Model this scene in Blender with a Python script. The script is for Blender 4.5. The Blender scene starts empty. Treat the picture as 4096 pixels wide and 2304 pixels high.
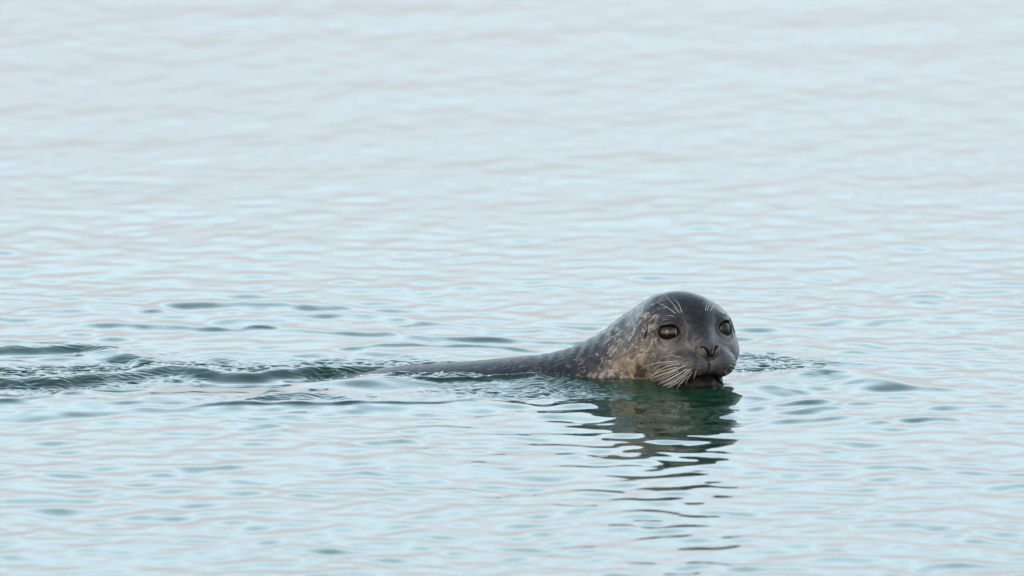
import bpy, math, random
import numpy as np
from mathutils import Vector
from mathutils.bvhtree import BVHTree

R = math.radians
PX = 2000.0                      # working units per metre at the seal
sc = bpy.context.scene
col = sc.collection

# ------------------------------------------------------------------ camera
D, H = 30.0, 3.964
FPX = PX * math.hypot(D, H)
PITCH = math.atan2(H, D) - math.atan2(378, FPX)
cam_d = bpy.data.cameras.new('camera')
cam = bpy.data.objects.new('camera', cam_d)
col.objects.link(cam)
cam.location = (0, -D, H)
cam.rotation_euler = (math.pi / 2 - PITCH, 0, 0)
cam_d.sensor_width = 36
cam_d.lens = 36 * FPX / 4096
cam_d.clip_end = 6000
cam_d.dof.use_dof = True
cam_d.dof.focus_distance = math.hypot(D - .06, H)
cam_d.dof.aperture_fstop = 6.8
sc.camera = cam

# ------------------------------------------------------------------ sky
world = bpy.data.worlds.new('World')
sc.world = world
world.use_nodes = True
nt = world.node_tree
nt.nodes.clear()
SUN_EL, SUN_AZ = R(24), R(200)          # azimuth measured from +Y towards +X (behind the camera, to the left)
sky = nt.nodes.new('ShaderNodeTexSky')
sky.sky_type = 'NISHITA'
sky.sun_disc = False
sky.sun_elevation = SUN_EL
sky.sun_rotation = SUN_AZ
sky.dust_density = 3.0
bg1 = nt.nodes.new('ShaderNodeBackground')
bg1.inputs['Strength'].default_value = 0.05
nt.links.new(sky.outputs[0], bg1.inputs[0])
# thin bright overcast veil: greyer and slightly rosy at the horizon, paler blue above
tc = nt.nodes.new('ShaderNodeTexCoord')
sep = nt.nodes.new('ShaderNodeSeparateXYZ')
nt.links.new(tc.outputs['Generated'], sep.inputs[0])
ramp = nt.nodes.new('ShaderNodeValToRGB')
els = ramp.color_ramp.elements
stops = [(0.0, (.675, .665, .715)), (0.05, (.69, .69, .74)), (0.10, (.775, .82, .89)), (0.14, (1.06, 1.20, 1.31)),
         (0.19, (1.23, 1.54, 1.70)), (0.25, (1.15, 1.51, 1.70)), (0.34, (.90, 1.18, 1.36)), (0.48, (.46, .64, .78)), (0.7, (.27, .38, .50)), (1.0, (.20, .29, .40))]
els[0].position, els[0].color = stops[0][0], (*stops[0][1], 1)
els[1].position, els[1].color = stops[-1][0], (*stops[-1][1], 1)
for p, c in stops[1:-1]:
    e = els.new(p)
    e.color = (*c, 1)
nz = nt.nodes.new('ShaderNodeTexNoise')
mp = nt.nodes.new('ShaderNodeMapping')
mp.inputs['Scale'].default_value = (1.2, 1.2, 7)
nt.links.new(tc.outputs['Generated'], mp.inputs[0])
nt.links.new(mp.outputs[0], nz.inputs['Vector'])
nz.inputs['Scale'].default_value = 3.4
nz.inputs['Detail'].default_value = 4
nm = nt.nodes.new('ShaderNodeMapRange')
nm.inputs[1].default_value, nm.inputs[2].default_value = .3, .7
nm.inputs[3].default_value, nm.inputs[4].default_value = -.022, .022
nt.links.new(nz.outputs[0], nm.inputs[0])
ad = nt.nodes.new('ShaderNodeMath')
ad.operation = 'ADD'
nt.links.new(sep.outputs[2], ad.inputs[0])
nt.links.new(nm.outputs[0], ad.inputs[1])
nt.links.new(ad.outputs[0], ramp.inputs[0])
bg2 = nt.nodes.new('ShaderNodeBackground')
bg2.inputs['Strength'].default_value = 1.25
azr = nt.nodes.new('ShaderNodeMapRange')       # brighter over the open sea ahead, duller behind the camera
azr.interpolation_type = 'SMOOTHSTEP'
azr.inputs[1].default_value, azr.inputs[2].default_value = -.8, .5
azr.inputs[3].default_value, azr.inputs[4].default_value = .42, 1.0
nt.links.new(sep.outputs[1], azr.inputs[0])
vmul = nt.nodes.new('ShaderNodeVectorMath')
vmul.operation = 'SCALE'
nt.links.new(ramp.outputs[0], vmul.inputs[0])
nt.links.new(azr.outputs[0], vmul.inputs['Scale'])
nt.links.new(vmul.outputs[0], bg2.inputs[0])
addsh = nt.nodes.new('ShaderNodeAddShader')
nt.links.new(bg1.outputs[0], addsh.inputs[0])
nt.links.new(bg2.outputs[0], addsh.inputs[1])
wo = nt.nodes.new('ShaderNodeOutputWorld')
nt.links.new(addsh.outputs[0], wo.inputs[0])

sun_d = bpy.data.lights.new('sun', 'SUN')
sun_d.energy = 1.0
sun_d.angle = R(35)
sun_d.color = (1.0, .90, .78)
sun = bpy.data.objects.new('sun', sun_d)
col.objects.link(sun)
sd = Vector((math.sin(SUN_AZ) * math.cos(SUN_EL), math.cos(SUN_AZ) * math.cos(SUN_EL), math.sin(SUN_EL)))
sun.rotation_euler = (-sd).to_track_quat('-Z', 'Y').to_euler()

vs = sc.view_settings
vs.view_transform = 'Standard'
vs.look = 'None'
vs.exposure = 0.0
vs.gamma = 1
vs.use_curve_mapping = False
sc.cycles.use_denoising = True
sc.cycles.max_bounces = 10
sc.cycles.transmission_bounces = 6

# ------------------------------------------------------------------ helpers
CP, SP = math.cos(PITCH), math.sin(PITCH)


def ray(x, y):
    """direction of the camera ray through photo point (x, y), photo 4096 x 2304"""
    a, b = (x - 2048) / FPX, -(y - 1152) / FPX
    return np.array([a, CP + b * SP, -SP + b * CP])


def at(x, y, z=0.0):
    """photo point -> point at height z (units), in units"""
    d = ray(x, y)
    t = (z / PX - H) / d[2]
    return np.array([d[0] * t, -D + d[1] * t]) * PX


def ss(x, a, b):
    t = np.clip((x - a) / (b - a), 0, 1)
    return t * t * (3 - 2 * t)


def smin(a, b, k):
    h = np.clip(.5 + .5 * (b - a) / k, 0, 1)
    return b + (a - b) * h - k * h * (1 - h)


def smax(a, b, k):
    return -smin(-a, -b, k)


def ell(p, c, r):
    q = [(p[i] - c[i]) / r[i] for i in range(3)]
    k0 = np.sqrt(q[0] ** 2 + q[1] ** 2 + q[2] ** 2) + 1e-9
    k1 = np.sqrt((q[0] / r[0]) ** 2 + (q[1] / r[1]) ** 2 + (q[2] / r[2]) ** 2) + 1e-9
    return k0 * (k0 - 1) / k1


def capsule(p, a, b, ra, rb):
    a, b = np.array(a, float), np.array(b, float)
    ab = b - a
    t = sum((p[i] - a[i]) * ab[i] for i in range(3)) / (ab @ ab)
    t = np.clip(t, 0, 1)
    d = np.sqrt(sum((p[i] - a[i] - ab[i] * t) ** 2 for i in range(3)))
    return d - (ra + (rb - ra) * t)


def polydist(p, pts):
    """distance to a 3D polyline"""
    best = None
    for a, b in zip(pts[:-1], pts[1:]):
        d = capsule(p, a, b, 0, 0)
        best = d if best is None else np.minimum(best, d)
    return best


def mesh_obj(name, verts, faces, mats, parent=None, smooth=True, uv=None, colors=None):
    me = bpy.data.meshes.new(name)
    verts = np.asarray(verts, np.float32)
    faces = np.asarray(faces, np.int32)
    n = faces.shape[1]
    me.vertices.add(len(verts))
    me.vertices.foreach_set('co', verts.ravel())
    me.loops.add(faces.size)
    me.loops.foreach_set('vertex_index', faces.ravel())
    me.polygons.add(len(faces))
    me.polygons.foreach_set('loop_start', np.arange(0, faces.size, n, dtype=np.int32))
    me.polygons.foreach_set('loop_total', np.full(len(faces), n, np.int32))
    me.update(calc_edges=True)
    me.polygons.foreach_set('use_smooth', np.full(len(faces), smooth))
    if colors:
        for k, v in colors.items():
            a = me.color_attributes.new(k, 'FLOAT_COLOR', 'POINT')
            a.data.foreach_set('color', np.asarray(v, np.float32).ravel())
    if uv is not None:
        l = me.uv_layers.new(name='flow')
        l.data.foreach_set('uv', np.asarray(uv, np.float32)[faces.ravel()].ravel())
    for m in mats:
        me.materials.append(m)
    o = bpy.data.objects.new(name, me)
    col.objects.link(o)
    if parent is not None:
        o.parent = parent
    return o


class Mat:
    def __init__(s, name):
        s.m = bpy.data.materials.new(name)
        s.m.use_nodes = True
        s.t = s.m.node_tree
        s.t.nodes.clear()
        s.out = s.t.nodes.new('ShaderNodeOutputMaterial')

    def n(s, typ, **kw):
        nd = s.t.nodes.new('ShaderNode' + typ)
        for k, v in kw.items():
            if hasattr(nd, k):
                setattr(nd, k, v)
        return nd

    def inp(s, nd, d):
        for k, v in d.items():
            if hasattr(v, 'is_output') or isinstance(v, bpy.types.NodeSocket):
                s.t.links.new(v, nd.inputs[k])
            else:
                nd.inputs[k].default_value = v
        return nd

    def math(s, op, a, b=0.0, c=0.0, clamp=False):
        nd = s.n('Math', operation=op, use_clamp=clamp)
        for i, v in enumerate((a, b, c)):
            if isinstance(v, bpy.types.NodeSocket):
                s.t.links.new(v, nd.inputs[i])
            else:
                nd.inputs[i].default_value = v
        return nd.outputs[0]

    def mix(s, f, a, b):
        nd = s.n('Mix', data_type='RGBA')
        for i, v in ((0, f), (6, a), (7, b)):
            if isinstance(v, bpy.types.NodeSocket):
                s.t.links.new(v, nd.inputs[i])
            else:
                nd.inputs[i].default_value = v if i == 0 else (*v, 1)
        return nd.outputs[2]

    def rng(s, v, a, b, c=0.0, d=1.0):
        nd = s.n('MapRange', interpolation_type='SMOOTHSTEP')
        s.t.links.new(v, nd.inputs[0])
        for i, q in enumerate((a, b, c, d)):
            nd.inputs[i + 1].default_value = q
        return nd.outputs[0]

    def noise(s, vec, scale, detail=3, rough=.5, dist=0.0):
        nd = s.n('TexNoise')
        s.t.links.new(vec, nd.inputs['Vector'])
        nd.inputs['Scale'].default_value = scale
        nd.inputs['Detail'].default_value = detail
        nd.inputs['Roughness'].default_value = rough
        nd.inputs['Distortion'].default_value = dist
        return nd.outputs[0]

    def mapping(s, vec, scale=(1, 1, 1), rot=(0, 0, 0)):
        nd = s.n('Mapping')
        s.t.links.new(vec, nd.inputs[0])
        nd.inputs['Scale'].default_value = scale
        nd.inputs['Rotation'].default_value = rot
        return nd.outputs[0]


# ------------------------------------------------------------------ water surface
rng = np.random.default_rng(11)


def wave_set(n, lmin, lmax, spread, slope, main=math.pi / 2, lp=1.0):
    u = (np.arange(n) + rng.random(n)) / n
    lam = lmin * (lmax / lmin) ** u
    th = main + spread * rng.standard_normal(n)
    k = 2 * np.pi / lam
    a = slope * math.sqrt(2.0 / n) / k * (lam / lmin) ** (lp - 1) / ((lmax / lmin) ** (lp - 1)) ** .5
    return np.cos(th) * k, np.sin(th) * k, a, rng.random(n) * 2 * np.pi


AMB = wave_set(70, 130, 400, 1.3, .048, main=R(97))
AMB2 = wave_set(18, 500, 1700, .9, .008, main=R(100))
CH1 = wave_set(34, 34, 110, .9, .30, main=R(92))
CH2 = wave_set(30, 18, 38, .9, .13, main=R(92))


def ev(ws, X, Y):
    h = np.zeros_like(X)
    for kx, ky, a, ph in zip(*ws):
        h += a * np.cos(kx * X + ky * Y + ph)
    return h


def pdist2(X, Y, pts):
    """distance and signed side to a water-plane polyline"""
    best = np.full(X.shape, 1e9)
    for a, b in zip(pts[:-1], pts[1:]):
        ab = b - a
        t = np.clip(((X - a[0]) * ab[0] + (Y - a[1]) * ab[1]) / (ab @ ab), 0, 1)
        best = np.minimum(best, np.hypot(X - a[0] - ab[0] * t, Y - a[1] - ab[1] * t))
    return best


def spl(pts, n=8):
    """Catmull-Rom through points"""
    P = np.array(pts, float)
    P = np.vstack([2 * P[0] - P[1], P, 2 * P[-1] - P[-2]])
    out = []
    for i in range(1, len(P) - 2):
        for t in np.arange(n) / n:
            a, b, c, d = P[i - 1:i + 3]
            out.append(.5 * ((2 * b) + (c - a) * t + (2 * a - 5 * b + 4 * c - d) * t * t + (3 * b - a - 3 * c + d) * t ** 3))
    out.append(P[-2])
    return np.array(out)


# crests of the wake: (points in the photo, height, width, taper at the ends)
RIDGES = [
    ([(-250, 1540), (0, 1532), (250, 1526), (430, 1512), (580, 1490), (700, 1470)], 27, 105),
    ([(640, 1478), (760, 1486), (880, 1500), (1010, 1508), (1130, 1502)], 26, 100),
    ([(1080, 1500), (1230, 1492), (1380, 1482), (1520, 1484), (1680, 1492)], 29, 105),
    ([(-250, 1404), (0, 1402), (180, 1400), (330, 1392), (420, 1402), (540, 1430), (660, 1452)], 17, 105),
    ([(-250, 1640), (0, 1618), (180, 1594), (330, 1572), (500, 1566), (620, 1548), (690, 1510)], 9, 50),
    ([(900, 1622), (1060, 1604), (1200, 1592), (1340, 1598), (1470, 1622)], 13, 85),
    ([(1150, 1540), (1300, 1528), (1430, 1540), (1560, 1556)], 8, 90),
    ([(700, 1634), (900, 1624), (1200, 1621), (1600, 1617), (1900, 1602), (2150, 1574), (2330, 1542), (2460, 1524)], 4.5, 30),
    ([(2200, 1540), (2330, 1528), (2450, 1520), (2560, 1534), (2640, 1558)], 6, 42),
    ([(1580, 1520), (1700, 1530), (1850, 1534), (2050, 1528), (2250, 1522)], 9, 26),
    ([(280, 1288), (600, 1300), (900, 1316), (1040, 1312), (1180, 1322), (1600, 1342), (2100, 1362), (2420, 1372)], 8, 80),
    ([(980, 1312), (1040, 1310), (1100, 1314)], 6, 40),
    ([(560, 1236), (700, 1218), (1000, 1216), (1350, 1230), (1650, 1246)], 8, 90),
    ([(900, 1278), (1150, 1262), (1400, 1256), (1600, 1274), (1900, 1306)], 6, 90),
    ([(1300, 1400), (1600, 1380), (1900, 1384), (2200, 1400)], 7, 60),
    ([(1380, 1524), (1600, 1514), (1900, 1512), (2200, 1520), (2400, 1534), (2540, 1545), (2640, 1556)], 33, 125, 2.3),
    ([(-250, 1640), (400, 1612), (1000, 1602), (1600, 1600), (1900, 1600)], 14, 330),
    ([(2150, 1690), (2500, 1690), (2800, 1690), (3150, 1690)], -13, 420, 3.0),
    ([(2960, 1592), (3040, 1566), (3120, 1536), (3220, 1500), (3330, 1492), (3430, 1508), (3560, 1536), (3740, 1556)], 18, 130),
    ([(2850, 1566), (2900, 1556), (2960, 1540), (3040, 1520), (3100, 1500)], 10, 80),
    ([(3180, 1562), (3300, 1540), (3420, 1530)], 5, 60),
    ([(2980, 1632), (3160, 1610), (3330, 1590)], 5, 50),
    ([(3080, 1650), (3250, 1634), (3450, 1612), (3680, 1616)], 5, 60),
    ([(2960, 1690), (3200, 1672), (3500, 1664)], 4, 60),
    ([(3420, 1700), (3650, 1676), (3900, 1670)], 4, 60),
]
CHOP = [  # (points, width across, strength)
    ([(-200, 1490), (300, 1480), (700, 1460), (1000, 1476), (1400, 1456), (1660, 1458)], 170, .62),
    ([(-200, 1390), (300, 1390), (600, 1420)], 120, .3),
    ([(-200, 1550), (150, 1545), (400, 1535), (620, 1515)], 200, .32),
    ([(1350, 1500), (1600, 1512), (1900, 1518), (2200, 1516), (2500, 1528)], 130, .7),
    ([(2250, 1530), (2450, 1528), (2600, 1550)], 150, .7),
    ([(1900, 1570), (2300, 1570), (2520, 1580)], 160, .42),
    ([(900, 1610), (1500, 1595), (2000, 1580), (2500, 1556)], 130, .2),
    ([(2960, 1440), (3040, 1460), (3110, 1466)], 240, .48),
    ([(2300, 1580), (2600, 1590), (2800, 1580)], 70, .2),
]
RIDGES = [(spl([at(*q) for q in r[0]]), r[1], r[2], r[3] if len(r) > 3 else 1.0) for r in RIDGES]
CHOP = [(spl([at(*q) for q in p], 4), w, s) for p, w, s in CHOP]
WAKE_Y0 = at(1000, 1540)[1]


def height(X, Y):
    """water height in units at world position in units"""
    h = np.zeros_like(X)
    warp = 30 * np.sin(X / 310 + 1.3) + 24 * np.sin(Y / 270 + X / 500)
    far = 1 - .30 * ss(Y, 600, 11000)
    h += ev(AMB, X + .5 * warp, Y + warp) * far
    h += ev(AMB2, X, Y)
    near = (np.abs(X) < 3200) & (Y > -1500) & (Y < 3200)
    if near.any():
        x, y = X[near], Y[near]
        hh = h[near]
        calm = np.exp(-(pdist2(x, y, spl([at(700, 1560), at(1500, 1560), at(2300, 1550)], 4)) / 260) ** 2)
        hh = hh * (1 - .6 * calm)
        wob = 9 * np.sin(x / 61 + .7) + 6 * np.sin(x / 27 + y / 90)
        for pts, a, w, fw in RIDGES:
            m = (x > pts[:, 0].min() - 4 * w) & (x < pts[:, 0].max() + 4 * w) & \
                (y > pts[:, 1].min() - 4 * w * fw) & (y < pts[:, 1].max() + 4 * w)
            if not m.any():
                continue
            d = pdist2(x[m], y[m] + wob[m] * 1.4, pts)
            if fw != 1:          # a longer slope on the near side
                o_ = np.argsort(pts[:, 0])
                yr = np.interp(x[m], pts[o_, 0], pts[o_, 1])
                d = d / (1 + (fw - 1) * ss(yr - y[m], 0, w))
            L = pts[:, 0].max() - pts[:, 0].min()
            tl = min(.25 * L, 170)
            e = np.minimum(ss(x[m], pts[:, 0].min() - w, pts[:, 0].min() + tl),
                           1 - ss(x[m], pts[:, 0].max() - tl, pts[:, 0].max() + w))
            hh[m] += 1.45 * a * e * (np.exp(-(d / w) ** 2) - .35 * np.exp(-(d / (2.1 * w)) ** 2))
        ch = np.zeros_like(x)
        for pts, w, s in CHOP:
            ch = np.maximum(ch, s * np.exp(-(pdist2(x, y, pts) / w) ** 2))
        m = ch > .01
        xm, ym = x[m] + 12 * np.sin(y[m] / 23), y[m] + 14 * np.sin(x[m] / 31 + 1)
        c1, c2 = ev(CH1, xm, ym), ev(CH2, xm, ym)
        c1 = 3.2 - np.sqrt(c1 ** 2 + .35) * 2.0 + c1 * .35
        hh[m] += ch[m] * (c1 * .9 + c2 * .8)
        # capillary rings ahead of the muzzle
        cx, cy = at(2920, 1470)
        r = np.hypot(x - cx, (y - cy) * .62)
        ang = np.arctan2((y - cy) * .62, x - cx)
        env = np.exp(-((r - 232 - 14 * np.sin(ang * 3)) / 34) ** 2) * ss(np.cos(ang - .1), .1, .8)
        hh += 1.8 * env * np.cos((r + 5 * np.sin(ang * 5)) * 2 * np.pi / 19)
        # fine pressure lines under the chin
        cx2, cy2 = at(2760, 1500)
        r2 = np.hypot((x - cx2) * .6, y - cy2)
        env = np.exp(-((r2 - 330) / 70) ** 2) * ss(-(y - cy2), 60, 200)
        hh += .55 * env * np.cos(r2 * 2 * np.pi / 26 + np.sin(x / 60))
        h[near] = hh
    return h


def axis(core0, core1, step, lo, hi, g):
    c = list(np.arange(core0, core1 + step * .5, step))
    s, v, up = step, c[-1], []
    while v < hi:
        s *= g
        v += s
        up.append(v)
    s, v, dn = step, c[0], []
    while v > lo:
        s *= g
        v -= s
        dn.append(v)
    return np.array(dn[::-1] + c + up)


xs = axis(-2250, 1500, 6.4, -9000, 9000, 1.02)
ys = np.concatenate([np.arange(-9500, -5900, 60), np.arange(-5900, -700, 20), np.arange(-700, 1100, 6.4)])
s, v, ext = 6.4, 1100, []
while v < 42000:
    s = min(s * 1.016, 130)
    v += s
    ext.append(v)
ys = np.concatenate([ys, ext])
GX, GY = np.meshgrid(xs, ys)
edge = np.minimum(1 - ss(np.abs(GX), 7000, 9000), np.minimum(ss(GY, -9500, -8500), 1 - ss(GY, 36000, 42000)))
GZ = height(GX, GY) * edge
ny, nx = GX.shape
verts = np.stack([GX, GY, GZ], -1).reshape(-1, 3) / PX
idx = np.arange(nx * ny).reshape(ny, nx)
faces = np.stack([idx[:-1, :-1], idx[:-1, 1:], idx[1:, 1:], idx[1:, :-1]], -1).reshape(-1, 4)
# outer sheet of the same surface out to the horizon
ex0, ex1, ey0, ey1 = xs[0] / PX, xs[-1] / PX, ys[0] / PX, ys[-1] / PX
nv = len(verts)
OUT = 3000.0
ring = [(-OUT, -OUT, 0), (OUT, -OUT, 0), (OUT, OUT, 0), (-OUT, OUT, 0)]
inner = [idx[0, 0], idx[0, -1], idx[-1, -1], idx[-1, 0]]
verts = np.vstack([verts, ring])
of = [[nv + i, nv + (i + 1) % 4, inner[(i + 1) % 4], inner[i]] for i in range(4)]
faces = np.vstack([faces, of])

M = Mat('sea_water')
geo = M.n('NewGeometry')
pos = geo.outputs['Position']
n1 = M.noise(M.mapping(pos, (1, .7, 1)), 34, 2, .5)
n2 = M.noise(M.mapping(pos, (.9, .6, 1)), 9, 3, .5)
bm1 = M.inp(M.n('Bump'), {'Strength': .3, 'Distance': .0004, 'Height': n1})
bm2 = M.inp(M.n('Bump'), {'Strength': .5, 'Distance': .0010, 'Height': n2, 'Normal': bm1.outputs[0]})
nrm = bm2.outputs[0]
fr = M.inp(M.n('Fresnel'), {'IOR': 1.333, 'Normal': nrm})
gl = M.inp(M.n('BsdfGlossy'), {'Color': (1, 1, 1, 1), 'Roughness': .03, 'Normal': nrm})
body_n = M.noise(pos, .6, 2)
dc = M.mix(body_n, (.020, .135, .066), (.026, .155, .082))
df = M.inp(M.n('BsdfDiffuse'), {'Color': dc})
rf = M.inp(M.n('BsdfRefraction'), {'Color': (.80, .92, .90, 1), 'Roughness': .02, 'IOR': 1.333, 'Normal': nrm})
under = M.inp(M.n('MixShader'), {0: .74, 1: df.outputs[0], 2: rf.outputs[0]})
top = M.inp(M.n('MixShader'), {0: fr.outputs[0], 1: under.outputs[0], 2: gl.outputs[0]})
M.t.links.new(top.outputs[0], M.out.inputs[0])
water = mesh_obj('sea_water', verts, faces, [M.m])
water['kind'] = 'structure'
water['label'] = 'calm pale blue green sea with gentle ripples and a wake'

# the deep green below
B = Mat('seabed_silt')
g2 = B.n('NewGeometry')
c = B.mix(B.noise(g2.outputs['Position'], 1.5, 4), (.020, .115, .062), (.030, .14, .08))
dfb = B.inp(B.n('BsdfDiffuse'), {'Color': c})
B.t.links.new(dfb.outputs[0], B.out.inputs[0])
bx = np.linspace(-40, 40, 41)
by = np.linspace(-20, 60, 41)
bX, bY = np.meshgrid(bx, by)
bZ = -1.3 + .06 * np.sin(bX * 1.3) + .05 * np.sin(bY * 1.7 + bX)
bv = np.stack([bX, bY, bZ], -1).reshape(-1, 3)
bi = np.arange(41 * 41).reshape(41, 41)
bf = np.stack([bi[:-1, :-1], bi[:-1, 1:], bi[1:, 1:], bi[1:, :-1]], -1).reshape(-1, 4)
k = len(bv)
bv = np.vstack([bv, [(-OUT, -OUT, -1.3), (OUT, -OUT, -1.3), (OUT, OUT, -1.3), (-OUT, OUT, -1.3)]])
bin_ = [bi[0, 0], bi[0, -1], bi[-1, -1], bi[-1, 0]]
bf = np.vstack([bf, [[k + i, k + (i + 1) % 4, bin_[(i + 1) % 4], bin_[i]] for i in range(4)]])
bed = mesh_obj('seabed', bv, bf, [B.m])
bed['kind'] = 'structure'

# ------------------------------------------------------------------ the seal
YAW = R(26)
HX = 2736 - 2048                      # where the head stands, units
FW = np.array([math.sin(YAW), -math.cos(YAW), 0])      # forward (nose)
SW = np.array([-math.cos(YAW), -math.sin(YAW), 0])     # the side of the head seen on the left
UP = np.array([0, 0, 1.0])


def h2w(p):
    """head frame -> world units"""
    p = np.asarray(p, float)
    return np.array([HX, 0, 0]) + p[..., 0:1] * FW + p[..., 1:2] * SW + p[..., 2:3] * UP


def w2h(X, Y, Z):
    x, y = X - HX, Y
    return x * FW[0] + y * FW[1], x * SW[0] + y * SW[1], Z


SPINE = np.array([  # X (photo x at the seal), Y away, Z, half width, half height
    (2790, 0, 165, 150, 160), (2720, 26, 160, 176, 180), (2660, 46, 147, 188, 194), (2600, 70, 126, 192, 204), (2490, 108, 52, 200, 204),
    (2400, 138, -18, 222, 200), (2300, 165, -76, 250, 200), (2190, 195, -125, 280, 214), (2067, 220, -156, 308, 228),
    (1900, 235, -189, 336, 243), (1750, 240, -212, 366, 254), (1590, 235, -229, 392, 260), (1383, 215, -267, 410, 260),
    (1100, 170, -303, 415, 255),
 (700, 90, -262, 372, 230), (300, 70, -206, 270, 186), (0, 60, -160, 180, 130),
    (-300, 60, -110, 96, 66), (-420, 60, -95, 50, 36)], float)
SPINE[:, 0] -= 2048
SPL = spl(SPINE, 12)
SPL = SPL[np.argsort(SPL[:, 0])]

EYE_C = np.array([70, 106, 218.0])
EYE_R = 35.2
EA = R(27)
EYE_N = np.array([math.cos(EA), math.sin(EA), .06])
EYE_N /= np.linalg.norm(EYE_N)


def gauss(p, c, r):
    return np.exp(-sum(((p[i] - c[i]) / r[i]) ** 2 for i in range(3)))


NOSTRIL = [(206, 46, 172), (228, 34, 170), (240, 20, 156), (242, 12, 138), (236, 12, 116)]
PHILTRUM = [(252, 0, 160), (248, 0, 120), (232, 0, 64)]
MOUTH = [(234, 0, 60), (226, 30, 56), (204, 62, 44), (166, 92, 24), (122, 116, 6), (86, 132, -8)]
EAR = [(-76, 158, 238), (-80, 166, 212), (-86, 172, 184)]


def sdf(X, Y, Z, detail=True):
    f, s_, u = w2h(X, Y, Z)
    a = np.abs(s_)
    a = np.sqrt(s_ * s_ + 4)
    P = (f, a, u)
    P0 = (f, s_, u)
    d = ell(P0, (-34, 0, 206), (150, 178, 154))                     # cranium
    d = smin(d, ell(P0, (22, 0, 232), (92, 110, 104)), 30)            # forehead
    d = smin(d, ell(P, (-6, 112, 226), (84, 90, 80)), 34)              # temples
    d = smin(d, ell(P0, (-30, 0, 122), (176, 248, 144)), 60)         # jowls
    d = smin(d, ell(P, (50, 98, 140), (92, 88, 86)), 34)             # cheeks
    d = smin(d, capsule(P0, (40, 0, 218), (196, 0, 158), 86, 40), 26)  # bridge
    d = smin(d, ell(P, (150, 67, 95), (86, 78, 61)), 18)            # whisker pads
    d = smin(d, ell(P, (196, 30, 92), (40, 40, 42)), 16)
    d = smin(d, ell(P0, (206, 0, 152), (42, 42, 34)), 14)            # nose
    d = smin(d, ell(P, (208, 30, 154), (32, 20, 27)), 8)             # nostril wings
    d = smin(d, ell(P0, (122, 0, 12), (88, 58, 42)), 14)             # lower jaw
    d = smin(d, ell(P0, (64, 0, 0), (116, 132, 90)), 30)
    d = smin(d, ell(P, (68, 106, 264), (36, 40, 24)), 20)            # brows
    # body and neck along the spine
    x = np.clip(X, SPL[0, 0], SPL[-1, 0])
    yc = np.interp(x, SPL[:, 0], SPL[:, 1])
    zc = np.interp(x, SPL[:, 0], SPL[:, 2])
    rh = np.interp(x, SPL[:, 0], SPL[:, 3])
    rv = np.interp(x, SPL[:, 0], SPL[:, 4])
    ex = np.where(X > x, (X - x) / 110, (X - x) / 80)
    k0 = np.sqrt(((Y - yc) / rh) ** 2 + ((Z - zc) / rv) ** 2 + ex ** 2)
    d = smin(d, (k0 - 1) * np.minimum(rh, rv) * .9, 46)
    if not detail:
        return d
    # eye: fleshy lids round a socket
    q = [P[i] - EYE_C[i] for i in range(3)]
    ax = sum(q[i] * EYE_N[i] for i in range(3))
    side = q[1] * EYE_N[0] - q[0] * EYE_N[1]
    rad = np.sqrt(np.maximum(sum(qq * qq for qq in q) - ax * ax, 1e-6))
    # almond: longer towards the inner corner (front, towards the nose)
    inner = np.clip(-side / (rad + 1e-6), 0, 1)
    rr = rad - 9 * inner ** 6
    d = smin(d, np.sqrt((rr - 35) ** 2 + (ax - 17) ** 2) - 10, 13)
    sock = np.sqrt((rr * .99) ** 2 + (ax) ** 2) - 34.6
    d = smax(d, -sock, 7)
    d = d + 3.2 * np.exp(-((rr - 54) / 4.5) ** 2) * np.exp(-((ax - 10) / 26) ** 2)
    d = d - 2.0 * np.exp(-((rr - 62) / 5) ** 2) * np.exp(-((ax - 5) / 26) ** 2)
    d = d + 7 * gauss(P, (134, 70, 222), (34, 24, 30))              # hollow in front of the eye
    d = d + 4 * gauss(P, (62, 148, 178), (40, 30, 22))
    d = d - 6 * gauss(P, (92, 62, 292), (16, 17, 14))               # brow whisker bumps
    return d


def line_w(P, pts, w):
    return np.exp(-(polydist(P, pts) / w) ** 2)


def relief(X, Y, Z):
    """how far the skin is raised or pressed in, over the smooth skin"""
    f, s_, u = w2h(X, Y, Z)
    a = np.abs(s_)
    P, P0 = (f, a, u), (f, s_, u)
    r = -13 * line_w(P, NOSTRIL, 4.2) + 3.5 * line_w(P, [(p[0], p[1] + 11, p[2] - 2) for p in NOSTRIL], 7)
    r += 3 * line_w(P, [(p[0], max(p[1] - 9, 0), p[2]) for p in NOSTRIL[:4]], 6)
    r -= 8 * line_w(P0, PHILTRUM, 4.5)
    r -= 9 * line_w(P, MOUTH, 4.2)
    r -= 10 * line_w(P, EAR, 3.4)
    r += 5 * line_w(P, [(p[0] - 16, p[1], p[2]) for p in EAR], 10)
    # creases over and beside the nose, under the eye
    r -= 2.6 * line_w(P, [(196, 0, 200), (198, 26, 196), (196, 46, 184), (204, 58, 164), (210, 58, 146)], 4.5)
    r -= 1.8 * line_w(P, [(176, 0, 208), (178, 30, 203), (172, 52, 190)], 4)
    r -= 1.6 * line_w(P, [(150, 82, 196), (128, 106, 182), (100, 128, 176)], 4)
    # wrinkles in the muzzle along the whisker rows
    on = gauss(P, (166, 88, 96), (64, 60, 44))
    r += 1.5 * on * np.cos((u - f * .22 + 4 * np.sin(a / 17)) * 2 * np.pi / 16)
    # folds of the neck
    nk = ss(-X, -620, -330) * (1 - ss(-X, -250, 100))
    r += 1.3 * nk * np.cos((X * .8 + Z * .75 + 10 * np.sin(Y / 50) + 6 * np.sin(X / 33)) * 2 * np.pi / 52)
    r += .8 * nk * np.cos((X * .9 - Z * .35 + 9 * np.sin(Z / 40)) * 2 * np.pi / 31)
    return r


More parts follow.
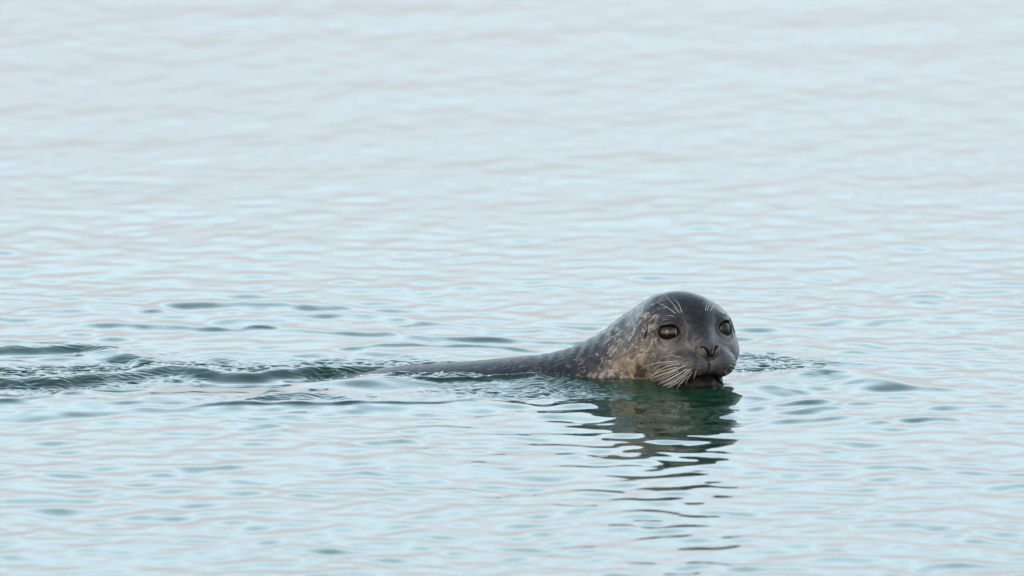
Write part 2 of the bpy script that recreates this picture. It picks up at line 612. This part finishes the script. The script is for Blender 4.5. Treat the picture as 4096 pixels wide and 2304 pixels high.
NA = 520
O_H = h2w(np.array([36, 0, 140.0]))
rings_o, rings_t, rings_phi = [], [], []
NH = 250
for i in range(NH):
    phi = .004 + (math.pi / 2 - .004) * (i / (NH - 1)) ** 1.0
    rings_o.append(O_H)
    rings_t.append(FW)
    rings_phi.append(phi)
# travel from the head axis into the body axis
stX = [672 - 2048 + 2048]  # head end in world units
path = [O_H]
for row in SPL[::-1]:
    if row[0] < HX - 120:
        path.append(np.array([row[0], row[1], row[2]]))
path = np.array(path)
path = np.vstack([path[:1], spl(path[[0, 3, 9, 15]], 30)[1:-1], path[15:]]) if len(path) > 20 else path
seg = np.linalg.norm(np.diff(path, axis=0), axis=1)
cum = np.concatenate([[0], np.cumsum(seg)])


def pos_at(sv):
    return np.array([np.interp(sv, cum, path[:, i]) for i in range(3)])


sv, stations = 3.0, []
while sv < cum[-1] - 2:
    stations.append(sv)
    sv += 5 if sv < 1150 else 14
for sv in stations:
    p = pos_at(sv)
    t = pos_at(min(sv - 40, cum[-1]) if sv > 40 else 0) - pos_at(min(sv + 60, cum[-1]))
    t /= np.linalg.norm(t)
    w = ss(np.array(sv), 0, 640)
    ang0 = math.atan2(FW[1], FW[0])
    ang1 = math.atan2(t[1], t[0])
    ang = ang0 + (ang1 - ang0) * w
    el = math.asin(np.clip(t[2], -1, 1)) * w * .8
    T = np.array([math.cos(ang) * math.cos(el), math.sin(ang) * math.cos(el), math.sin(el)])
    rings_o.append(p)
    rings_t.append(T)
    rings_phi.append(math.pi / 2)
NR = len(rings_o)
th = np.linspace(0, 2 * np.pi, NA, endpoint=False)
OO = np.zeros((NR, NA, 3))
DD = np.zeros((NR, NA, 3))
for i in range(NR):
    T = rings_t[i]
    S1 = np.cross(T, UP)
    S1 /= np.linalg.norm(S1)
    U1 = np.cross(S1, T)
    ph = rings_phi[i]
    OO[i] = rings_o[i]
    DD[i] = math.cos(ph) * T + math.sin(ph) * (np.cos(th)[:, None] * U1 + np.sin(th)[:, None] * S1)
OO, DD = OO.reshape(-1, 3), DD.reshape(-1, 3)


def march(O, Dr, steps=60):
    n = len(O)
    t = np.full(n, 2.0)
    act = np.arange(n)
    lo = t.copy()
    for _ in range(steps):
        p = O[act] + Dr[act] * t[act, None]
        d = sdf(p[:, 0], p[:, 1], p[:, 2], False)
        ins = d < 0
        lo[act[ins]] = t[act[ins]]
        t[act[ins]] += np.maximum(-d[ins] * .8, 1.2)
        act = act[ins]
        if len(act) == 0:
            break
    hi = t.copy()
    lo = np.minimum(lo, hi)
    for _ in range(7):
        mid = (lo + hi) * .5
        p = O + Dr * mid[:, None]
        ins = sdf(p[:, 0], p[:, 1], p[:, 2], False) < 0
        lo = np.where(ins, mid, lo)
        hi = np.where(ins, hi, mid)
    return (lo + hi) * .5


def grad(p, e=3.0):
    g = np.stack([sdf(p[:, 0] + e * (i == 0), p[:, 1] + e * (i == 1), p[:, 2] + e * (i == 2), False)
                  - sdf(p[:, 0] - e * (i == 0), p[:, 1] - e * (i == 1), p[:, 2] - e * (i == 2), False) for i in range(3)], -1)
    ln = np.linalg.norm(g, axis=1, keepdims=True)
    return g / np.maximum(ln, 1e-9), ln[:, 0] / (2 * e)


def snap(pts):
    """move head-frame points onto the smooth skin"""
    h = np.array(pts, float)
    p = h2w(h)
    for _ in range(8):
        g, gl_ = grad(p)
        p = p - g * (sdf(p[:, 0], p[:, 1], p[:, 2], False) / np.maximum(gl_, .2))[:, None] * .8
    q_ = w2h(p[:, 0], p[:, 1], p[:, 2])
    q_ = np.stack(q_, -1)
    q_[h[:, 1] == 0, 1] = 0
    return [tuple(v_) for v_ in q_]


def seen(pts):
    """the points of the smooth skin that show at these photo points, in the head frame"""
    out = []
    for x_, y_ in pts:
        d_ = ray(x_, y_)
        t_ = np.linspace(D - 1.0, D + 1.4, 4800)
        p_ = (np.array([0, -D, H])[None] + d_[None] * t_[:, None]) * PX
        q_ = sdf(p_[:, 0], p_[:, 1], p_[:, 2], False) < 0
        p_ = p_[np.argmax(q_)]
        out.append(tuple(float(v_) for v_ in w2h(*p_)))
    return out


NOSTRIL = seen([(2803, 1386), (2818, 1389), (2829, 1399), (2834, 1415), (2835, 1433)])
PHILTRUM = snap(PHILTRUM)
MOUTH = seen([(2846, 1494), (2818, 1497), (2790, 1507), (2765, 1520), (2740, 1535), (2700, 1550)])
MOUTH[0] = (MOUTH[0][0] + 8, 0.0, MOUTH[0][2] + 2)
EAR = seen([(2589, 1300), (2587, 1322), (2578, 1352)])
en_w = EYE_N[0] * FW + EYE_N[1] * SW + EYE_N[2] * UP
c_w = h2w(EYE_C)
tt_ = np.linspace(-60, 80, 281)
pp_ = c_w[None] + en_w[None] * tt_[:, None]
dd_ = sdf(pp_[:, 0], pp_[:, 1], pp_[:, 2], False)
EYE_C = EYE_C + EYE_N * (tt_[np.argmax(dd_ > 0)] - 19)

tb = march(OO, DD)
PB = OO + DD * tb[:, None]
HD = (PB[:, 0] > HX - 620)                       # only the head and neck carry relief
NB, _ = grad(PB[HD], 6.0)
lo_ = np.full(len(NB), -42.0)
hi_ = np.full(len(NB), 34.0)
# first crossing going outwards
NS = 20
tcur = lo_.copy()
found = np.zeros(len(NB), bool)
PBH = PB[HD]
lo2, hi2 = lo_.copy(), hi_.copy()
for k_ in range(1, NS + 1):
    t_ = lo_ + (hi_ - lo_) * k_ / NS
    p = PBH + NB * t_[:, None]
    dn_ = sdf(p[:, 0], p[:, 1], p[:, 2]) > 0
    new = dn_ & ~found
    hi2[new] = t_[new]
    lo2[~found & ~dn_] = t_[~found & ~dn_]
    found |= dn_
for _ in range(8):
    mid = (lo2 + hi2) * .5
    p = PBH + NB * mid[:, None]
    ins = sdf(p[:, 0], p[:, 1], p[:, 2]) < 0
    lo2 = np.where(ins, mid, lo2)
    hi2 = np.where(ins, hi2, mid)
PV = PB.copy()
fade = ss(PBH[:, 0], HX - 620, HX - 560)
PV[HD] = PBH + NB * (((lo2 + hi2) * .5 + relief(*PBH.T)) * fade)[:, None]
SV = PV.reshape(NR, NA, 3)
nvv = NR * NA
ii = np.arange(nvv).reshape(NR, NA)
jn = np.roll(ii, -1, axis=1)
F4 = np.stack([ii[:-1], ii[1:], jn[1:], jn[:-1]], -1).reshape(-1, 4)
# caps as tiny quads fans folded to the centre
pole0 = SV[0].mean(0)
pole1 = SV[-1].mean(0)
PV = np.vstack([PV, pole0, pole1])
capA = np.array([[ii[0, j], ii[0, (j + 1) % NA], ii[0, (j + 2) % NA], nvv] for j in range(0, NA, 2)])
capB = np.array([[ii[-1, (j + 2) % NA], ii[-1, (j + 1) % NA], ii[-1, j], nvv + 1] for j in range(0, NA, 2)])
F4 = np.vstack([F4, capA, capB])

# coat colour masks, painted per vertex in the head's own frame
PM = np.vstack([PB, PB[0], PB[-1]])
f, s_, u = w2h(PM[:, 0], PM[:, 1], PM[:, 2])
a = np.abs(s_)
P = (f, a, u)
X, Y, Z = PM.T


def vnoise(x, y, z, sc_, seed, n=26, an=(1, 1, 1)):
    r = np.random.default_rng(seed)
    o = np.zeros_like(x)
    for _ in range(n):
        k = r.standard_normal(3) * np.array(an)
        k = k / np.linalg.norm(k / np.array(an)) * (.6 + .8 * r.random()) * 2 * np.pi / sc_
        o += np.cos(k[0] * x + k[1] * y + k[2] * z + r.random() * 6.28)
    return o / math.sqrt(n / 2)


n1v = vnoise(X, Y, Z, 90, 3)
n2v = vnoise(X, Y, Z, 34, 5)
n3v = vnoise(X, Y, Z, 16, 7)
tan = 1.1 * gauss(P, (-50, 190, 60), (110, 100, 90)) + .85 * gauss(P, (20, 165, 130), (80, 70, 66)) + .6 * gauss(P, (100, 90, 90), (60, 50, 50)) \
    + .45 * gauss(P, (20, 128, 262), (42, 40, 20)) + .8 * gauss(P, (100, 108, 205), (22, 22, 24)) * .6 + .5 * gauss(P, (-90, 170, 205), (30, 40, 34))
tan = np.clip(tan + .16 * n1v * tan + .22 * n2v * tan, 0, 1)
spot = ss(-X + .2 * Z, -620, -470) * (1 - .55 * ss(-X, -150, 500)) * ss(Z, -40, 60) * (1 - .75 * ss(Z - (X - 380) * .25, 235, 330))
spot = np.clip(spot * .9 + .16, 0, 1)
rear = ss(-X, -80, 500)
spot = spot * (1 - .8 * rear)
dark = 1.0 * gauss(P0 := (f, s_, u), (120, 0, 262), (74, 62, 60)) + .6 * gauss(P0, (60, 0, 330), (90, 100, 46)) \
    + .7 * gauss(P, (48, 138, 176), (22, 22, 18))
dark = np.clip(dark + .9 * ss(-X, -450, -200), 0, 1)
# follicle dots in rows on the muzzle
dots = np.zeros_like(f)
prow = []
for r_ in range(6):
    for c_ in range(8):
        uu = 128 - 15 * r_ + (3 * (c_ % 2)) - 1.5 * c_
        aa = 34 + 11.5 * c_ + 3 * r_ * .5
        prow.append((aa, uu))
fr_mask = (f > 60) & (u > 20) & (u < 150)
for aa, uu in prow:
    dots = np.maximum(dots, np.exp(-(((a - aa) / 3.8) ** 2 + ((u - uu) / 3.2) ** 2) ** 1.5) * fr_mask)
mu = np.interp(a, [m_[1] for m_ in MOUTH[1:]], [m_[2] for m_ in MOUTH[1:]])
below = ss(mu - u, 0, 9)
lip = np.exp(-((u - mu - 7) / 6) ** 2) * ss(a, 40, 62) * (1 - ss(a, 92, 112)) * ss(f, 60, 110) * (s_ > 0)
pink = .8 * gauss(P, (182, 76, 112), (34, 20, 14))
mouthd = np.exp(-(polydist(P, MOUTH) / 9) ** 2) + below * ss(f, 60, 95) * (1 - ss(a, 70, 115)) * .92 * (1 - .9 * lip)
nost = np.exp(-((polydist(P, NOSTRIL) / 5.0) ** 2) ** 2)
ear = .75 * np.exp(-(polydist(P, EAR[:2] + [EAR[2]]) / np.interp(u, [190, 225, 250], [1.6, 4.2, 2.4])) ** 2)
phil = .6 * np.exp(-(polydist(P0, PHILTRUM) / 4.5) ** 2)
dark_parts = np.clip(np.maximum.reduce([mouthd, nost, ear, phil]), 0, 1)  # darkens the mouth line, nostrils, ear slits, philtrum and lower jaw
q = [P[i] - EYE_C[i] for i in range(3)]
axv = sum(q[i] * EYE_N[i] for i in range(3))
radv = np.sqrt(np.maximum(sum(qq * qq for qq in q) - axv ** 2, 0))
lid = np.exp(-((radv - 37) / 6) ** 2) * (axv > 0)
flap = gauss(P, (228, 36, 146), (16, 10, 17))

C1 = np.stack([tan, spot, dark, np.ones_like(tan)], -1)
C2 = np.stack([np.clip(dots * .8 + lid * .75, 0, 1), np.clip(lip, 0, 1), dark_parts, np.ones_like(tan)], -1)
C3 = np.stack([np.clip(pink, 0, 1), np.clip(flap, 0, 1), np.clip(gauss(P, (140, 70, 130), (130, 110, 84)) * 1.1 + .2 * n2v * gauss(P, (140, 70, 130), (130, 110, 84)), 0, 1), np.ones_like(tan)], -1)
al = np.concatenate([np.array(rings_phi[:NH]) * 200, math.pi / 2 * 200 + np.array(stations)])
UV = np.stack([np.repeat(al / PX, NA), np.tile(th * .1, NR)], -1)
UV = np.vstack([UV, UV[0], UV[-1]])

SK = Mat('wet_seal_coat')
tcn = SK.n('TexCoord')
obj_v = tcn.outputs['Object']
at1 = SK.n('VertexColor', layer_name='coat')
at2 = SK.n('VertexColor', layer_name='skin')
at3 = SK.n('VertexColor', layer_name='tint')
s1 = SK.n('SeparateColor')
s2 = SK.n('SeparateColor')
s3 = SK.n('SeparateColor')
SK.t.links.new(at1.outputs[0], s1.inputs[0])
SK.t.links.new(at2.outputs[0], s2.inputs[0])
SK.t.links.new(at3.outputs[0], s3.inputs[0])
uvn = SK.n('UVMap', uv_map='flow')
fur = SK.noise(SK.mapping(uvn.outputs[0], (55, 260, 1)), 4.0, 4, .6)
fur2 = SK.noise(SK.mapping(obj_v, (1, 1, 1)), 120, 4, .6)
warpv = SK.n('VectorMath', operation='ADD')
wn = SK.n('TexNoise')
SK.t.links.new(obj_v, wn.inputs['Vector'])
wn.inputs['Scale'].default_value = 30
wsc = SK.n('VectorMath', operation='SCALE')
SK.t.links.new(wn.outputs['Color'], wsc.inputs[0])
wsc.inputs['Scale'].default_value = .02
SK.t.links.new(obj_v, warpv.inputs[0])
SK.t.links.new(wsc.outputs[0], warpv.inputs[1])
rotm = SK.mapping(warpv.outputs[0], (1.0, 1.0, 2.2), (0, R(38), 0))
rotm = SK.mapping(SK.mapping(warpv.outputs[0], (1, 1, 1), (0, R(-50), 0)), (1.0, 1.0, .58))
vo = SK.n('TexVoronoi')
vo.feature = 'SMOOTH_F1'
SK.t.links.new(rotm, vo.inputs['Vector'])
vo.inputs['Scale'].default_value = 62
vo.inputs['Smoothness'].default_value = .25
spots = SK.rng(vo.outputs['Distance'], .16, .36, 1, 0)
ns = SK.noise(rotm, 80, 6, .72, .9)
spots2 = SK.rng(ns, .525, .60)
sel = SK.rng(SK.noise(obj_v, 24, 2), .42, .6)
sp = SK.math('MULTIPLY', SK.math('MAXIMUM', SK.math('MULTIPLY', SK.math('MULTIPLY', spots, .8), sel), SK.math('MULTIPLY', spots2, 1.0)), s1.outputs[1])
mott = SK.noise(obj_v, 38, 5, .62)
base = SK.mix(SK.rng(mott, .34, .66), (.013, .012, .015), (.050, .046, .049))
tanc = SK.mix(SK.rng(SK.noise(rotm, 44, 4, .6, .3), .36, .62), (.085, .058, .041), (.42, .30, .20))
base = SK.mix(s3.outputs[2], base, SK.mix(SK.rng(mott, .34, .66), (.055, .049, .046), (.155, .134, .120)))
base = SK.mix(s1.outputs[0], base, tanc)
base = SK.mix(SK.math('MULTIPLY', sp, .9), base, (.42, .37, .325))
base = SK.mix(SK.math('MULTIPLY', s1.outputs[2], .72), base, (.013, .014, .020))
base = SK.mix(SK.math('MULTIPLY', s3.outputs[0], .7), base, (.24, .16, .135))
base = SK.mix(SK.math('MULTIPLY', s3.outputs[1], .7), base, (.22, .19, .15))
base = SK.mix(SK.math('MULTIPLY', s2.outputs[1], .7), base, (.26, .135, .085))
base = SK.mix(SK.math('MULTIPLY', s2.outputs[0], .85), base, (.022, .018, .018))
base = SK.mix(SK.math('MULTIPLY', s2.outputs[2], .95), base, (.010, .008, .008))
furm = SK.rng(fur, .32, .68, .6, 1.42)
vm = SK.n('VectorMath', operation='SCALE')
SK.t.links.new(base, vm.inputs[0])
SK.t.links.new(furm, vm.inputs['Scale'])
spec = SK.math('MULTIPLY', SK.math('MULTIPLY_ADD', s1.outputs[2], -.20, .42), SK.math('MULTIPLY_ADD', s2.outputs[2], -.85, 1.0))
coatw = SK.math('MULTIPLY', SK.math('MULTIPLY_ADD', s1.outputs[2], -.3, .45), SK.math('MULTIPLY_ADD', s2.outputs[2], -.95, 1.0))
rough = SK.rng(fur2, .3, .7, .34, .52)
bp1 = SK.inp(SK.n('Bump'), {'Strength': .7, 'Distance': .0013, 'Height': fur})
bp2 = SK.inp(SK.n('Bump'), {'Strength': .4, 'Distance': .0012, 'Height': fur2, 'Normal': bp1.outputs[0]})
pr = SK.inp(SK.n('BsdfPrincipled'), {'Base Color': vm.outputs[0], 'Roughness': rough, 'Normal': bp2.outputs[0],
                                     'Specular IOR Level': spec, 'Sheen Weight': .0, 'Sheen Roughness': .4,
                                     'Coat Weight': coatw, 'Coat Roughness': .24})
SK.t.links.new(pr.outputs[0], SK.out.inputs[0])

seal = bpy.data.objects.new('seal', None)
col.objects.link(seal)
ORIG = np.array([HX, 0, 0]) / PX
seal.location = ORIG
seal['label'] = 'dark grey spotted seal swimming with head raised, looking at the camera'
seal['category'] = 'seal'
body = mesh_obj('body', PV / PX - ORIG, F4, [SK.m], seal, uv=UV, colors={'coat': C1, 'skin': C2, 'tint': C3})

# ---- eyes
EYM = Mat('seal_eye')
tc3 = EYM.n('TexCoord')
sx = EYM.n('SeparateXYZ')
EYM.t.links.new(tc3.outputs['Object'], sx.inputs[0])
painted_glow = EYM.math('MULTIPLY', EYM.rng(sx.outputs[2], -.12, .0), EYM.rng(sx.outputs[2], .75, .05))  # iris brown, with the horizon's gold reflection painted into the upper half
ecol = EYM.mix(painted_glow, (.010, .008, .007), (.070, .049, .029))
ecol = EYM.mix(EYM.math('MULTIPLY', EYM.rng(sx.outputs[2], .28, .05), EYM.math('MULTIPLY', painted_glow, .6)), ecol, (.17, .113, .05))
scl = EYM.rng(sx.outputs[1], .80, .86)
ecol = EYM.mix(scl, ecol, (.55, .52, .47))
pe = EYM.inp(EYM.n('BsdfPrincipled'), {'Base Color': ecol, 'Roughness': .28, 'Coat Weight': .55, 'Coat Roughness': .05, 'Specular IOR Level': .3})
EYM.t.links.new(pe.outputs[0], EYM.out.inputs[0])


def uv_sphere(nu=48, nv=32):
    v, fc = [], []
    for i in range(nv + 1):
        p = math.pi * (i + .02) / (nv + .04)
        for j in range(nu):
            t = 2 * math.pi * j / nu
            v.append((math.cos(p), math.sin(p) * math.cos(t), math.sin(p) * math.sin(t)))
    for i in range(nv):
        for j in range(nu):
            a0, b0 = i * nu + j, i * nu + (j + 1) % nu
            fc.append((a0, b0, b0 + nu, a0 + nu))
    return np.array(v), np.array(fc)


from mathutils import Matrix
EYD = Mat('seal_eye_dark')
pd_ = EYD.inp(EYD.n('BsdfPrincipled'), {'Base Color': (.016, .012, .012, 1), 'Roughness': .4, 'Coat Weight': .2, 'Coat Roughness': .1})
EYD.t.links.new(pd_.outputs[0], EYD.out.inputs[0])
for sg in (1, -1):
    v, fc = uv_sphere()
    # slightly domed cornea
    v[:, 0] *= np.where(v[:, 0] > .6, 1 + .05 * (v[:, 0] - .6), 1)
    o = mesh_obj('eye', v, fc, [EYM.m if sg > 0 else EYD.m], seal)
    o['label'] = 'round dark eye with a painted gold brown sheen and white inner corner' if sg > 0 else 'round dark eye on the far side of the face'
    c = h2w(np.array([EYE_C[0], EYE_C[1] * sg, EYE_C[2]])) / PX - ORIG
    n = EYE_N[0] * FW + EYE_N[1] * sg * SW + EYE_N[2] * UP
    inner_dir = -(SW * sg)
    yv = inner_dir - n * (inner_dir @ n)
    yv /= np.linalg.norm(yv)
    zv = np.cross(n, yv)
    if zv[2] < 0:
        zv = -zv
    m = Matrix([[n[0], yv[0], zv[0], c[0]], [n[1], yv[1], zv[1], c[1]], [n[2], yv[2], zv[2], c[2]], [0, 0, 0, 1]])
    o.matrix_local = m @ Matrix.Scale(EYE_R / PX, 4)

# ---- whiskers
WM = Mat('whisker_keratin')
pw = WM.inp(WM.n('BsdfPrincipled'), {'Base Color': (.80, .74, .63, 1), 'Roughness': .35, 'Subsurface Weight': 0.0})
WM.t.links.new(pw.outputs[0], WM.out.inputs[0])
bvh_v = [tuple(p) for p in (PV / PX)]
bvh = BVHTree.FromPolygons(bvh_v, [tuple(q) for q in F4.tolist()])
CAMP = Vector((0, -D, H))


def hit(x, y):
    d = Vector(ray(x, y)).normalized()
    loc, nn, _, dist = bvh.ray_cast(CAMP, d)
    return loc, nn, dist


def whisker(name, pts, r0, out=.018, beads=True):
    """pts: root, mid, tip in the photo; the root sits on the coat, the tip stands clear of it"""
    loc, nn, dist = hit(*pts[0])
    if loc is None:
        return
    def lift(p, k):
        d = Vector(ray(*p)).normalized()
        l2, _, _, ds = bvh.ray_cast(CAMP, d)
        dd = dist - out * k
        if l2 is not None:
            dd = min(dd, ds - .004)
        return CAMP + d * dd
    ctrl = [np.array(loc - nn * .001)] + [np.array(lift(p, (i + 1) / (len(pts) - 1))) for i, p in enumerate(pts[1:])]
    curve = spl(ctrl, 7 if len(ctrl) > 2 else 12)
    n = len(curve)
    vs_, fs = [], []
    K = 6
    for i, p in enumerate(curve):
        t = curve[min(i + 1, n - 1)] - curve[max(i - 1, 0)]
        t = t / np.linalg.norm(t)
        s1_ = np.cross(t, [0, 0, 1.0])
        s1_ /= np.linalg.norm(s1_)
        s2_ = np.cross(s1_, t)
        r = r0 * (1 - .78 * (i / (n - 1)) ** 1.3) * (1 + (.10 * math.sin(i * 2.1) if beads else 0))
        for k in range(K):
            aa = 2 * math.pi * k / K
            vs_.append(p + (s1_ * math.cos(aa) + s2_ * math.sin(aa)) * r - ORIG)
    for i in range(n - 1):
        for k in range(K):
            fs.append((i * K + k, i * K + (k + 1) % K, (i + 1) * K + (k + 1) % K, (i + 1) * K + k))
    return mesh_obj(name, np.array(vs_), np.array(fs), [WM.m], seal)


def z3(x, y):   # helper: point read in the enlarged muzzle view
    return (2540 + x / 5.367, 1380 + y / 5.367)


near = [
    [(1010, 262), (800, 228), (680, 240), (585, 275)],
    [(910, 338), (560, 378), (330, 420), (110, 515)],
    [(950, 372), (700, 400), (500, 445), (400, 520)],
    [(960, 405), (700, 455), (500, 550), (330, 700)],
    [(900, 470), (650, 540), (450, 610), (240, 725)],
    [(950, 480), (700, 580), (500, 650), (300, 730)],
    [(880, 540), (640, 620), (480, 680), (320, 725)],
    [(1080, 430), (850, 560), (600, 680), (380, 765)],
    [(940, 568), (740, 660), (580, 725), (385, 795)],
    [(1000, 590), (820, 680), (660, 755), (495, 820)],
    [(1110, 520), (900, 650), (700, 760), (495, 850)],
    [(980, 650), (840, 750), (720, 820), (590, 882)],
    [(1170, 515), (1000, 660), (830, 800), (600, 880)],
    [(1070, 660), (940, 780), (820, 860), (690, 930)],
    [(1240, 500), (1090, 620), (900, 760), (685, 915)],
    [(1235, 578), (1160, 680), (1110, 780), (1098, 868)],
    [(1145, 662), (1040, 770), (960, 850), (890, 960)],
    [(1200, 560), (1090, 660), (1020, 760), (930, 900)],
    [(1330, 545), (1290, 620), (1270, 700), (1262, 750)],
    [(660, 700), (610, 735), (580, 775)],
]
for i, w in enumerate(near):
    thin = i in (0, 2, 14, 15, 16, 17, 18, 19)
    whisker('whisker', [z3(*p) for p in w], (.00042 if thin else .00066), .02)
far_w = [
    [(2030, 430), (2110, 462), (2195, 520)],
    [(2065, 515), (2110, 550), (2145, 585)],
    [(1940, 570), (1965, 620), (1975, 695)],
    [(1995, 580), (2012, 605), (2026, 630)],
    [(2150, 240), (2210, 218), (2285, 190)],
]
for w in far_w:
    whisker('whisker', [z3(*p) for p in w], .0004, .012)


def z2(x, y):
    return (2300 + x / 2.634, 1100 + y / 2.634)


for w in [[(1065, 408), (970, 340), (850, 280)], [(1098, 398), (1030, 300), (918, 185)], [(1128, 400), (1095, 310), (1035, 240)],
          [(1375, 375), (1385, 320), (1402, 262)], [(1393, 375), (1430, 280), (1482, 145)], [(1425, 382), (1455, 330), (1490, 285)],
          [(1050, 432), (1005, 428), (952, 428)]]:
    whisker('brow_whisker', [z2(*p) for p in w], .0006, .012)
